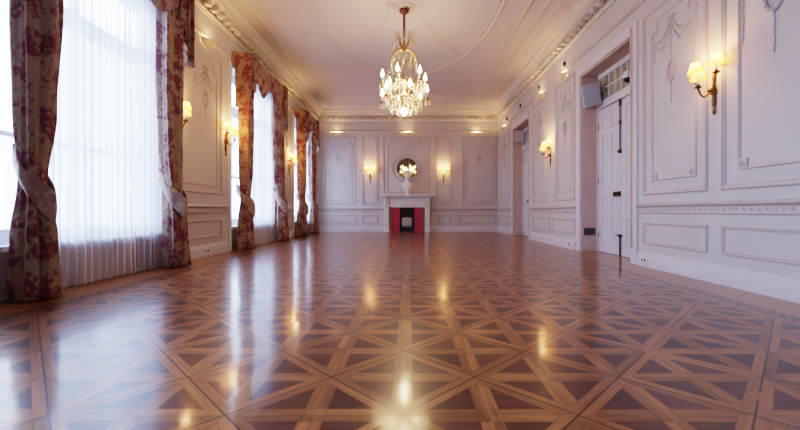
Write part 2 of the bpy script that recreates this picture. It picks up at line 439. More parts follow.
# ------------------------------------------------------------------ shell
b = MB(); b.box(XL - .3, XR + .5, YB - .2, YF + .2, -.12, 0)
floor = struct(b.build('floor', 'floor'))
b = MB(); b.box(XL - .3, XR + .5, YB - .2, YF + .2, ZC, ZC + .15)
ceiling = struct(b.build('ceiling', 'ceil'))
WIN = [(2.92, 4.98), (6.97, 9.05), (10.75, 12.6), (-1.1, .95)]     # openings in the left wall; the last, out of view, is added for extra daylight
ZS, ZH = .44, 3.32
b = MB(); cuts = sorted(WIN); y = YB
for a, e in cuts:
    b.box(XL - .3, XL, y, a, 0, ZC); b.box(XL - .3, XL, a, e, 0, ZS); b.box(XL - .3, XL, a, e, ZH, ZC); y = e
b.box(XL - .3, XL, y, YF, 0, ZC)
wall_left = struct(b.build('wall_left', 'wall'))
DOOR = [(5.31, 6.89), (9.82, 11.44)]; ZD = 3.13
b = MB(); y = YB
for a, e in DOOR:
    b.box(XR, XR + .45, y, a, 0, ZC); b.box(XR, XR + .45, a, e, ZD, ZC); y = e
b.box(XR, XR + .45, y, YF, 0, ZC)
wall_right = struct(b.build('wall_right', 'wall'))
b = MB(); b.box(XL - .3, XR + .45, YF, YF + .2, 0, ZC); wall_far = struct(b.build('wall_far', 'wall'))
b = MB(); b.box(XL - .3, XR + .45, YB - .2, YB, 0, ZC); wall_near = struct(b.build('wall_near', 'wall'))

def sweep(mb, W, prof, s0, s1):
    """moulding profile [(d, z)] run along a wall"""
    n = len(prof); vs = [W(s0, z, d) for d, z in prof] + [W(s1, z, d) for d, z in prof]
    fs = [(i, (i + 1) % n, n + (i + 1) % n, n + i) for i in range(n)] + [tuple(range(n)), tuple(range(n, 2 * n))[::-1]]
    mb.add(vs, fs)
# cornice all round
CP = [(-.01, 3.84), (.03, 3.84), (.035, 3.865), (.05, 3.87), (.06, 3.885), (.06, 3.895), (.03, 3.90), (.03, 4.0), (.10, 4.01), (.12, 4.03), (.19, 4.045), (.215, 4.07), (.22, 4.10), (.265, 4.125), (.30, 4.15), (.305, ZC + .005), (-.01, ZC + .005)]
def cornice(name, W, s0, s1):
    b = MB(); sweep(b, W, CP, s0, s1); o = struct(b.build(name, 'cornice', smooth='auto'))
    d = MB(); n = int((s1 - s0) / .20)
    for k in range(n):
        s = s0 + (k + .5) * (s1 - s0) / n; 
        c = [W(s + a, z, q) for q in (.055, .14) for a, z in ((-.05, 3.925), (.05, 3.925), (.05, 3.998), (-.05, 3.998))]
        d.add(c, [(0, 1, 2, 3), (4, 5, 6, 7), (0, 1, 5, 4), (1, 2, 6, 5), (2, 3, 7, 6), (3, 0, 4, 7)])
        d.ball(W(s, 3.955, .125), .042, 10, 6)
    d.build('dentil_row', 'cornice', o)
    return o
cornice('trim_1', WL, YB, YF); cornice('trim_2', WR, YB, YF); cornice('trim_3', WF, XL, XR)
# frieze rail, chair rail, skirting
FR = [(-.005, 3.45), (.02, 3.455), (.035, 3.475), (.035, 3.49), (.018, 3.505), (.012, 3.525), (-.005, 3.53)]
CR = [(-.005, .685), (.018, .69), (.022, .70), (.016, .71), (.016, .765), (.034, .775), (.05, .79), (.05, .80), (.03, .812), (-.005, .82)]
SK = [(-.005, 0), (.034, 0), (.034, .135), (.028, .15), (.018, .158), (.018, .172), (.008, .185), (-.005, .19)]
segL = []; y = YB
for a, e in sorted(WIN): segL.append((y, a - .12)); y = e + .12
segL.append((y, YF))
segR = []; y = YB
for a, e in DOOR: segR.append((y, a - .17)); y = e + .17
segR.append((y, YF))
FIRE = (-.93, .71)
segF = [(XL, FIRE[0]), (FIRE[1], XR)]
def rails(W, segs, wall, side, cr_tex=True, frieze=None):
    b = MB()
    for s0, s1 in segs: sweep(b, W, SK, s0, s1)
    struct(b.build('baseboard_' + side, 'skirt', smooth='auto'))
    for s0, s1 in segs:
        b = MB(); sweep(b, W, CR, s0, s1); cr = b.build('chair_rail', 'mould', wall, smooth='auto')
        b = MB(); n = max(2, int((s1 - s0) / .075))
        for k in range(n):
            s = s0 + (k + .5) * (s1 - s0) / n
            b.tube([W(s - .022, .722, .016), W(s, .738, .022), W(s + .022, .756, .016)], [.006, .012, .006], 6)
        b.build('carved_band', 'mould', cr)
    b = MB()
    for s0, s1 in (frieze or segs): sweep(b, W, FR, s0, s1)
    b.build('frieze_rail', 'mould', wall, smooth='auto')
rails(WL, segL, wall_left, 'left'); rails(WR, segR, wall_right, 'right', frieze=[(YB, YF)]); rails(WF, segF, wall_far, 'far', frieze=[(XL, XR)])
b = MB(); b.box(XL, XR, YB, YB + .03, 0, .19); struct(b.build('baseboard_near', 'skirt'))

# ---- wall panelling
def dado(W, wall, s0, s1): panel(W, wall, rect(s0, s1, .29, .575), .04, .02)
# right wall
for s0, s1 in ((1.55, 3.776), (-.9, 1.35)):
    panel(WR, wall_right, rect(s0, s1, .925, 3.3), .055, .026)
    panel(WR, wall_right, notched(s0 + .19, s1 - .19, 1.10, 3.12), .03, .016)
    dado(WR, wall_right, s0, s1)
    for q in (s0 + .245, s1 - .245): corner_block(WR, wall_right, q, 1.155)
b = MB()   # oval portrait medallion near the camera, hung on a ribbon
S0 = 3.227
oval(b, WR, S0, 2.57, .085, .165, .016)
b.ball(WR(S0, 2.57, -.002), .078, 16, 10, (.14, 1, 1.95))
b.ball(WR(S0 + .012, 2.60, .012), .03, 10, 8, (.5, .9, 1.2)); b.ball(WR(S0 - .005, 2.53, .012), .035, 10, 8, (.4, 1, .8))
ribbon(b, WR, S0, 2.41, 2.06, .007); ribbon(b, WR, S0, 3.05, 2.73, .007)
b.build('medallion_ornament', 'orn', wall_right, smooth='auto')
b = MB(); ribbon(b, WR, 3.535, 3.0, 2.25, .006); b.build('ribbon_ornament', 'orn', wall_right)
b = MB(); swag(b, WR, 3.535, 3.0, 3.227, 3.05, .2); swag(b, WR, 3.227, 3.05, 2.9, 3.0, .2); b.build('swag_ornament', 'orn', wall_right)
panel(WR, wall_right, rect(3.953, 5.04, .925, 3.25), .05, .026)
panel(WR, wall_right, notched(4.105, 4.868, 1.09, 3.10), .028, .016)
for q in (4.16, 4.813): corner_block(WR, wall_right, q, 1.145)
garland(WR, wall_right, 4.50, 2.98, .30, 2.36)
dado(WR, wall_right, 3.953, 5.04)
for s0, s1 in ((7.13, 8.06), (8.62, 9.58)):
    panel(WR, wall_right, rect(s0, s1, .925, 3.3), .045, .024); panel(WR, wall_right, notched(s0 + .13, s1 - .13, 1.08, 3.12), .026, .016)
    garland(WR, wall_right, (s0 + s1) / 2, 3.0, .26, 2.36); 
    for q in (s0 + .185, s1 - .185): corner_block(WR, wall_right, q, 1.135)
dado(WR, wall_right, 7.13, 8.25); dado(WR, wall_right, 8.42, 9.58)
panel(WR, wall_right, rect(11.68, 13.2, .925, 3.3), .045, .024); panel(WR, wall_right, notched(11.85, 13.03, 1.08, 3.12), .026, .016); dado(WR, wall_right, 11.68, 13.2)
garland(WR, wall_right, 12.44, 3.0, .3, 2.36)
# left wall piers
for s0, s1 in ((5.3, 6.62), (9.4, 10.6)):
    panel(WL, wall_left, rect(s0, s1, 1.0, 3.3), .045, .024)
    panel(WL, wall_left, notched(s0 + .14, s1 - .14, 1.12, 3.12), .026, .016)
    garland(WL, wall_left, (s0 + s1) / 2 + .15, 2.98, .33, 2.5); dado(WL, wall_left, s0, s1)
panel(WL, wall_left, rect(1.3, 2.5, 1.0, 3.3), .045, .024); dado(WL, wall_left, 1.3, 2.5)
for a, e in WIN[:2]: panel(WL, wall_left, rect(a + .1, e - .1, .08, .36), .035, .018)
# far wall
def farpan(s0, s1, z0=.95, z1=3.32, g=None):
    panel(WF, wall_far, rect(s0, s1, z0, z1), .04, .024)
for s0, s1 in ((-3.07, -1.88), (1.82, 3.0)):
    farpan(s0, s1); panel(WF, wall_far, notched(s0 + .12, s1 - .12, 1.08, 3.2, .09, .12), .024, .016)
    b = MB(); sc = (s0 + s1) / 2; oval(b, WF, sc, 2.53, .06, .12, .014); swag(b, WF, sc - .3, 2.95, sc, 3.05, .12, .01); swag(b, WF, sc, 3.05, sc + .3, 2.95, .12, .01); ribbon(b, WF, sc, 3.05, 2.65, .006)
    b.build('garland_ornament', 'orn', wall_far, smooth='auto')
for s0, s1 in ((-1.66, -1.10), (.90, 1.43)):
    farpan(s0, s1, .95, 3.32); panel(WF, wall_far, rect(s0 + .07, s1 - .07, 1.02, 3.25), .022, .014)
farpan(-.93, .70, 1.33, 3.32)
panel(WF, wall_far, notched(-.77, .54, 1.36, 3.18, .12, .14), .026, .016)
MX, MZ = -.105, 2.20
b = MB(); n = 40
b.tube([WF(MX + .50 * math.cos(2 * PI * k / n), MZ + .50 * math.sin(2 * PI * k / n), .006) for k in range(n)], .018, 6, closed=True)
b.build('round_moulding', 'mould', wall_far, smooth='auto')
b = MB(); swag(b, WF, MX - .3, 2.95, MX, 3.05, .1, .012); swag(b, WF, MX + .3, 2.95, MX, 3.05, .1, .012); oval(b, WF, MX, 3.0, .05, .06, .012)
b.build('garland_ornament', 'orn', wall_far, smooth='auto')
for s0, s1 in ((-3.2, -1.85), (-1.65, -1.1), (.92, 1.42), (1.68, 3.0)): dado(WF, wall_far, s0, s1)

# ---- ceiling plasterwork
cen = (CX, 6.56)
def ctube(name, pts, r, closed=False):
    b = MB(); b.tube([(x, y, ZC - .002) for x, y in pts], r, 8, closed); b.xf(lambda v: (v.x, v.y, ZC - (ZC - v.z) * .8)); return b.build(name, 'ceilm', ceiling, smooth='auto')
def ell(rx, ry, n=96, c=cen): return [(c[0] + rx * math.cos(2 * PI * k / n), c[1] + ry * math.sin(2 * PI * k / n)) for k in range(n)]
def crect(hx, y0, y1): return [(CX - hx, y0), (CX + hx, y0), (CX + hx, y1), (CX - hx, y1)]
ctube('ceiling_oval_moulding', ell(1.66, 3.25), .032, True); ctube('ceiling_oval_moulding', ell(1.57, 3.16), .014, True)
for hx, y1, r in ((2.62, 12.75, .022), (2.42, 12.45, .03), (2.12, 11.35, .02)):
    b = MB()
    P = [(x, y, ZC) for x, y in crect(hx, YB + (YF - y1), y1)]
    Wc = lambda s, z, d: Vector((s, z, ZC - d))
    frame(b, Wc, [(x, y) for x, y, _ in P], r * 2.4, r * .8); b.build('ceiling_frame_moulding', 'ceilm', ceiling)
for sg in (-1, 1):   # inner ribbons and scrolls around the rose
    pts = [(cen[0] + sg * (1.28 - 1.0 * math.sin(PI * t) ** 2), cen[1] - 2.6 + 5.2 * t) for t in [k / 40 for k in range(41)]]
    ctube('ceiling_ribbon_moulding', pts, .014)
    for dy in (-1, 1):
        c = (cen[0] + sg * .92, cen[1] + dy * .98)
        sp = [(c[0] + (.42 - .3 * t) * math.cos(sg * dy * 5.2 * t * 1.4 + 1), c[1] + (.5 - .36 * t) * math.sin(sg * dy * 5.2 * t * 1.4 + 1)) for t in [k / 36 for k in range(37)]]
        ctube('ceiling_scroll_moulding', sp, .012)
        for yy in (4.0, 9.6):
            pass
for sg in (-1, 1):   # floral sprays between the oval and the frame
    for yy in (3.9, 5.6, 7.5, 9.3, 10.6):
        b = MB(); cx0 = cen[0] + sg * 1.93
        for k in range(9):
            a = k * .7; rr = .05 + .022 * k
            b.ball((cx0 + sg * .5 * rr * math.cos(a), yy + rr * 1.3 * math.sin(a), ZC), .026, 8, 4, (1.3, .8, .35))
        for dy in (-1, 1):
            b.tube([(cx0 + sg * .10 * math.sin(t * 5), yy + dy * (.1 + .42 * t), ZC) for t in [k / 10 for k in range(11)]], [.013 * (1 - .08 * k) for k in range(11)], 6)
        b.build('ceiling_spray_ornament', 'ceilm', ceiling)
b = MB(); b.lathe([(.19, ZC + .002), (.19, ZC - .008), (.17, ZC - .016), (.14, ZC - .01), (.12, ZC - .025), (.09, ZC - .035), (.0, ZC - .035)], (-.10, 6.56, 0), 36)
b.build('ceiling_rose', 'ceilm', ceiling, smooth='auto')
for sg in (-1, 1):
    ctube('ceiling_oval_moulding', ell(.62, .62, 40, (cen[0] + sg * 1.35, 11.0)) if False else ell(.36, .22, 36, (cen[0] + sg * .0, 6.56 + sg * 4.2)), .014, True)

# ------------------------------------------------------------------ windows
def window(i, y0, y1):
    r = bpy.data.objects.new('window_%d' % i, None); C.objects.link(r); r.location = (XL, (y0 + y1) / 2, ZS); r['_o'] = tuple(r.location); struct(r)
    xg = XL - .20
    b = MB(); w = .07
    b.box(xg - .04, xg + .04, y0, y0 + w, ZS, ZH); b.box(xg - .04, xg + .04, y1 - w, y1, ZS, ZH)
    b.box(xg - .04, xg + .04, y0, y1, ZS, ZS + .08); b.box(xg - .04, xg + .04, y0, y1, ZH - .08, ZH)
    b.box(xg - .05, xg + .05, y0, y1, 2.60, 2.70)
    b.build('window_frame', 'frame', r)
    ym = (y0 + y1) / 2
    for a, e in ((y0 + w, ym), (ym, y1 - w)):
        for z0, z1 in ((ZS + .08, 2.60), (2.70, ZH - .08)):
            b = MB(); t = .045
            b.box(xg - .025, xg + .025, a, a + t, z0, z1); b.box(xg - .025, xg + .025, e - t, e, z0, z1)
            b.box(xg - .025, xg + .025, a + t, e - t, z0, z0 + t); b.box(xg - .025, xg + .025, a + t, e - t, z1 - t, z1)
            if z1 == 2.60: b.box(xg - .015, xg + .015, a + t, e - t, 1.36, 1.40)
            s = b.build('casement', 'frame', r)
            b = MB(); b.add([(xg, a + t, z0 + t), (xg, e - t, z0 + t), (xg, e - t, z1 - t), (xg, a + t, z1 - t)], [(0, 1, 2, 3)]); b.build('pane', 'glass', s)
    b = MB(); b.box(XL - .16, XL + .05, y0 - .05, y1 + .05, ZS - .045, ZS + .001); b.build('sill', 'frame', r, bevel=.008)
    b = MB()   # architrave
    frame(b, WL, [(y0 - .10, 0.0), (y0 - .10, ZH + .1), (y1 + .10, ZH + .1), (y1 + .10, 0.0)][::1], .09, .03) if False else None
    for a, e in ((y0 - .10, y0), (y1, y1 + .10)): b.box(XL - .005, XL + .03, a, e, 0, ZH + .1)
    b.box(XL - .005, XL + .03, y0, y1, ZH, ZH + .1)
    b.build('architrave', 'frame', r, bevel=.01)
    # portal outside the glass so the sky is sampled through the opening
    l = light('window_daylight', (XL - .36, ym, (ZS + ZH) / 2), 1, (1, 1, 1), kind='AREA', rot=(0, -PI / 2, 0), parent=r, shape='RECTANGLE', size=ZH - ZS, size_y=y1 - y0)
    l.data.cycles.is_portal = True
for i, (a, e) in enumerate(WIN): window(i + 1, a, e)

# ------------------------------------------------------------------ curtains
def lerp_rows(rows, z):
    for (a, b) in zip(rows, rows[1:]):
        if z <= b[0]:
            t = (z - a[0]) / (b[0] - a[0]); t = t * t * (3 - 2 * t); return [p + (q - p) * t for p, q in zip(a, b)]
    return rows[-1]
def drape(root, rows, nf, ph, ztop):
    """rows: z, xc, yc, half width (along the wall), half depth, flute"""
    def fn(u, v):
        z = .012 + (ztop - .012) * v; _, xc, yc, hw, hd, am = lerp_rows(rows, z)
        a = 2 * PI * u
        ca, sa = math.cos(a), math.sin(a)
        e = .75
        y = yc + hw * math.copysign(abs(ca) ** e, ca); x = xc + hd * math.copysign(abs(sa) ** e, sa)
        wv = math.sin(nf * a + ph + .5 * math.sin(z * 1.3 + ph)) + .45 * math.sin((nf * 2 + 1) * a + ph * 2 + z * .6)
        return (x + am * wv * sa * 1.0 + am * .3 * wv * ca, y + am * .8 * wv * ca, z)
    b = MB(); b.grid(fn, nf * 12, 46, cu=True, capv=True)
    return b.build('drape', 'toile', root, smooth=True)
def tieback(root, xc, yc, hw, hd, z0, slope, w, out):
    xw = XL + .035
    def ring(u, off):
        a = 2 * PI * u; ca, sa = math.cos(a), math.sin(a)
        y = yc + (hw + off) * math.copysign(abs(ca) ** .8, ca) * (1 if sa > -.2 else max(.25, 1 - 1.1 * (-sa - .2)))
        x = xc + (hd + off) * sa if sa > 0 else xc + (xc - xw) * sa
        if sa > .0: x += out * max(0, sa) ** 8
        return x, y, sa
    def fn(u, v):
        x, y, sa = ring(u, .012 + .012 * math.sin(PI * v)); 
        ww = w * (.62 + .38 * max(0, sa) ** .7)
        z = z0 - slope * (x - xc) + (v - .5) * ww
        return (x, y, z)
    b = MB(); b.grid(fn, 56, 6, cu=True); return b.build('tieback', 'band', root, smooth=True, solid=.012)
def curtain(side, label, ybot, ymid, ytop, ph, ztie=.95):
    """(y0,y1) spans at bottom, tie and top"""
    x, D = side; c = lambda s: (s[0] + s[1]) / 2
    h = lambda s: (s[1] - s[0]) / 2
    r = thing('curtain', label, 'curtain', (x, c(ybot), 0), 0, 'toile curtains at the windows')
    rows = [(0, x, c(ybot), h(ybot) * 1.1, D * 1.1, .034), (.5, x, c(ybot) * .6 + c(ymid) * .4, h(ybot) * .75 + h(ymid) * .25, D, .026), (ztie, x, c(ymid), h(ymid), D * .72, .010),
            (ztie + .55, x, c(ymid) * .3 + c(ytop) * .7, h(ymid) * .35 + h(ytop) * .65, D * .92, .022), (ztie + 1.4, x, c(ytop), h(ytop), D, .028), (3.42, x, c(ytop), h(ytop), D, .026)]
    drape(r, rows, 5, ph, 3.40)
    tieback(r, x, c(ymid), h(ymid), D * .75, ztie, 1.25, .27, .075)
    return r
XC = -2.97
# y offsets seen from the camera: u -> y at plane XC
NEAR, FAR = (-3.045, .112), (-3.0, .085)
curtain(NEAR, 'toile curtain at the left edge, nearest the camera', (3.03, 3.27), (3.05, 3.18), (3.03, 3.29), .3, .97)
curtain(FAR, 'toile curtain on the far side of the nearest window', (4.80, 5.09), (4.78, 5.02), (4.66, 5.01), 1.7)
curtain(NEAR, 'orange-lit toile curtain on the near side of the middle window', (7.02, 7.26), (7.04, 7.20), (7.03, 7.22), 2.6)
curtain(FAR, 'toile curtain on the far side of the middle window', (8.92, 9.28), (8.84, 9.12), (8.52, 8.98), 4.1)
curtain(NEAR, 'toile curtain on the near side of the farthest window', (10.76, 11.02), (10.78, 10.98), (10.77, 10.98), 5.0)
curtain(FAR, 'toile curtain beside the far wall corner', (11.80, 12.24), (11.74, 12.08), (11.62, 12.08), .9)
def sheer(label, x, y0, y1, ph):
    w = y1 - y0; nf = int(w / .085)
    def fn(u, v):
        z = .012 + 3.38 * v; y = y0 + w * u
        a = 2 * PI * nf * u + ph + .8 * math.sin(u * 9 + ph)
        am = .020 + .012 * (1 - v) + .010 * math.sin(u * 23 + ph)
        return (x + am * math.sin(a) + .012 * math.sin(u * 31 + 2 * v), y + .01 * math.sin(2 * a), z)
    b = MB(); b.grid(fn, nf * 9, 14)
    o = b.build('sheer_curtain', 'sheer', smooth=True, origin=(x, (y0 + y1) / 2, 0)); tag(o, label, 'curtain', 'white sheer curtains behind the drapes'); return o
sheer('white sheer floor-length curtain across the nearest window', -3.18, 3.30, 4.92, .2)
sheer('white sheer floor-length curtain across the middle window', -3.18, 7.28, 9.02, 1.2)
sheer('white sheer floor-length curtain across the farthest window', -3.18, 11.0, 12.5, 2.2)

def valance(label, y0, y1, nsw, ph, ztop=3.47, drop=.42):
    r = thing('valance', label, 'valance', (-2.9, (y0 + y1) / 2, ztop), 0, 'swagged toile valances over the windows')
    xf = -2.93
    b = MB(); b.box(XL + .005, xf - .02, y0, y1, ztop - .015, ztop + .01); b.box(xf - .035, xf - .02, y0, y1, ztop - .20, ztop + .01); b.box(XL + .005, xf - .02, y0, y0 + .015, ztop - .2, ztop); b.box(XL + .005, xf - .02, y1 - .015, y1, ztop - .2, ztop)
    b.build('pelmet_board', 'toile', r)
    pw = (y1 - y0 - .5) / nsw
    for k in range(nsw):
        a = y0 + .25 + k * pw - .06; e = a + pw + .12
        def fn(u, v, a=a, e=e):
            y = a + (e - a) * u; s = math.sin(PI * min(1, max(0, u)))
            low = .30 + (drop - .30) * s ** 1.7
            z = ztop - .005 - low * v
            fold = math.sin(v * 5 * PI + 1.2 * s) * .022 * s
            return (xf + .012 + .05 * s * math.sin(PI * min(1, v * .9)) + fold, y, z)
        b = MB(); b.grid(fn, 30, 34); b.build('swag', 'toile', r, smooth=True, solid=.008)
    for sg, ye in ((1, y0), (-1, y1)):
        def tl(u, v, sg=sg, ye=ye):
            # stepped tail: longest at the outer edge, folds; wraps round the return to the wall
            s = u * .42 - .12
            ln = 1.0 - .55 * max(0, s) / .30 if s > 0 else 1.0
            if s < 0: y = ye - sg * .012; x = xf + .03 + s * 2.3
            else: y = ye + sg * (s - .012); x = xf + .035 + .03 * math.sin(u * 26 + ph)
            z = ztop - ln * v - .0
            return (x, y + .012 * math.sin(u * 20), z)
        b = MB(); b.grid(tl, 40, 20); b.build('tail', 'toile', r, smooth=True, solid=.008)
    return r
valance('swagged toile valance along the top of the nearest window', 3.0, 5.12, 2, 0, 3.62, .56)
valance('swagged toile valance along the top of the middle window', 7.0, 9.08, 2, 1, 3.6, .64)
valance('swagged toile valance along the top of the farthest window', 10.74, 12.25, 2, 2, 3.55, .55)

# ------------------------------------------------------------------ wall sconces
def candle_arm(root, p0, p1, n=12):
    d = Vector(p1) - Vector(p0)
    pts = []
    for k in range(n + 1):
        t = k / n; pts.append((p0[0] + d.x * t, p0[1] + d.y * (t ** .8), p0[2] + d.z * (t ** 2.2) - .055 * math.sin(PI * t)))
    b = MB(); b.tube(pts, .0075, 8)
    b.lathe([(.004, -.012), (.028, -.004), (.034, .006), (.012, .008), (.014, .03)], p1, 14)
    arm = b.build('arm', 'brass', root, smooth='auto')
    b = MB(); b.lathe([(.011, .028), (.011, .10)], p1, 10); b.build('candle', 'candle', arm)
    b = MB(); b.lathe([(.008, .10), (.016, .12), (.014, .145), (.004, .17)], p1, 10); b.build('bulb', 'bulb', arm, smooth=True)
    b = MB(); n = 24
    def fn(u, v):
        a = 2 * PI * u; rr = (.072 - .034 * v) * (1 + .035 * math.cos(12 * a)); return (p1[0] + rr * math.cos(a), p1[1] + rr * math.sin(a), p1[2] + .075 + .115 * v)
    b.grid(fn, 48, 5, cu=True); b.build('lamp_shade', 'shade', arm, smooth=True)
SP = 9
def make_sconce():
    r = thing('wall_sconce', 'x', 'wall lamp', (0, 0, 0), 0, 'three-light wall sconces', world=False)
    b = MB()
    b.lathe([(.002, -.25), (.010, -.24), (.016, -.215), (.008, -.19), (.018, -.15), (.022, -.10), (.014, -.05), (.030, 0), (.018, .05), (.011, .09), (.018, .12), (.010, .15), (.003, .18)], (0, .018, 1.93), 14)
    b.xf(lambda v: (v.x, .018 + (v.y - .018) * .8, v.z))
    b.tube([(0, 0, 1.93), (0, .05, 1.93), (0, .075, 1.92)], [.02, .022, .012], 10)
    b.build('backplate', 'brass', r, smooth='auto')
    for sx, sy, zz in ((-.135, .10, 2.06), (.135, .10, 2.06), (0, .175, 1.955)): candle_arm(r, (0, .06, 1.91), (sx, sy, zz))
    for sx, sy in ((-.135, .10), (.135, .10), (0, .175)):
        light('sconce_glow', (sx, sy, 2.215), SP, (1, .54, .20), .035, r)
    return r
sc0 = make_sconce()
spots = [((XR, 3.856, 0), PI / 2, 'three-light brass sconce on the right wall, nearest the camera'),
         ((XR, 8.35, 0), PI / 2, 'three-light brass sconce between the two doors on the right wall'),
         ((-1.38, YF, 0), PI, 'three-light brass sconce to the left of the round mirror'),
         ((1.165, YF, 0), PI, 'three-light brass sconce to the right of the round mirror'),
         ((XL, 5.28, 0), -PI / 2, 'brass sconce half hidden behind the curtain of the nearest window'),
         ((XL, 6.76, 0), -PI / 2, 'brass sconce beside the orange-lit curtain of the middle window'),
         ((XL, 10.3, 0), -PI / 2, 'brass sconce beside the near curtain of the farthest window')]
for i, (loc, rz, lab) in enumerate(spots):
    o = sc0 if i == 0 else copy_tree(sc0)
    o.location = loc; o.rotation_euler = (0, 0, rz); o['label'] = lab

# ------------------------------------------------------------------ plaster uplights
UP = 12.0
def make_uplight():
    r = thing('wall_uplight', 'x', 'wall light', (0, 0, 0), 0, 'plaster uplights along the frieze', world=False)
    def fn(u, v):
        a = PI * u; k = math.cos(v * PI / 2) ** .7 if v < 1 else 0
        return (.20 * math.cos(a) * k, .11 * math.sin(a) * k + .004, 3.43 - .095 * math.sin(v * PI / 2))
    b = MB(); b.grid(fn, 24, 10); b.build('bowl', 'plaster', r, smooth=True, solid=.006)
    b = MB(); b.box(-.06, .06, .015, .05, 3.372, 3.392); b.build('lamp', 'tube', r)
    light('uplight_glow', (0, .055, 3.43), UP, (1, .60, .25), .03, r)
    return r
u0 = make_uplight()
ups = [((XR, 7.68, 0), PI / 2, 'lit plaster uplight right of and above the nearer doorway, nearest on right wall'),
       ((XR, 8.99, 0), PI / 2, 'lit plaster uplight above the sconce between the two doors'),
       ((XR, 12.47, 0), PI / 2, 'lit plaster uplight on the right wall beyond the far door'),
       ((-2.54, YF, 0), PI, 'lit plaster uplight on the far wall, left of the three'),
       ((-.10, YF, 0), PI, 'lit plaster uplight on the far wall above the mirror'),
       ((2.31, YF, 0), PI, 'lit plaster uplight on the far wall, right of the three'),
       ((XL, 6.16, 0), -PI / 2, 'plaster uplight on left wall between nearest and middle windows'),
       ((XL, 10.0, 0), -PI / 2, 'plaster uplight on left wall between middle and farthest windows')]
for i, (loc, rz, lab) in enumerate(ups):
    o = u0 if i == 0 else copy_tree(u0)
    o.location = loc; o.rotation_euler = (0, 0, rz); o['label'] = lab
ups0 = 'lit plaster uplight on the right wall just past the nearer door'
u0['label'] = ups0
for y, lab in ((7.61, 'small dark round spot above the uplight past the nearer door'), (9.11, 'small dark round spot above the uplight over the right wall sconce'),
               (10.64, 'small dark round spot above the far doorway'), (12.14, 'small dark round spot above the uplight beyond the far door')):
    b = MB(); b.lathe([(.055, 0), (.055, .012), (.046, .02), (.03, .022)], (0, 0, 0), 20); b.lathe([(.034, .012), (.03, .03), (.012, .04), (.0, .042)], (0, 0, 0), 16)
    b.xf(lambda v: (XR - v.z, y + v.x, 3.63 + v.y)); o = b.build('wall_spotlight', 'dark', smooth='auto', origin=(XR, y, 3.63)); tag(o, lab, 'spotlight', 'dark round spots on the right frieze')

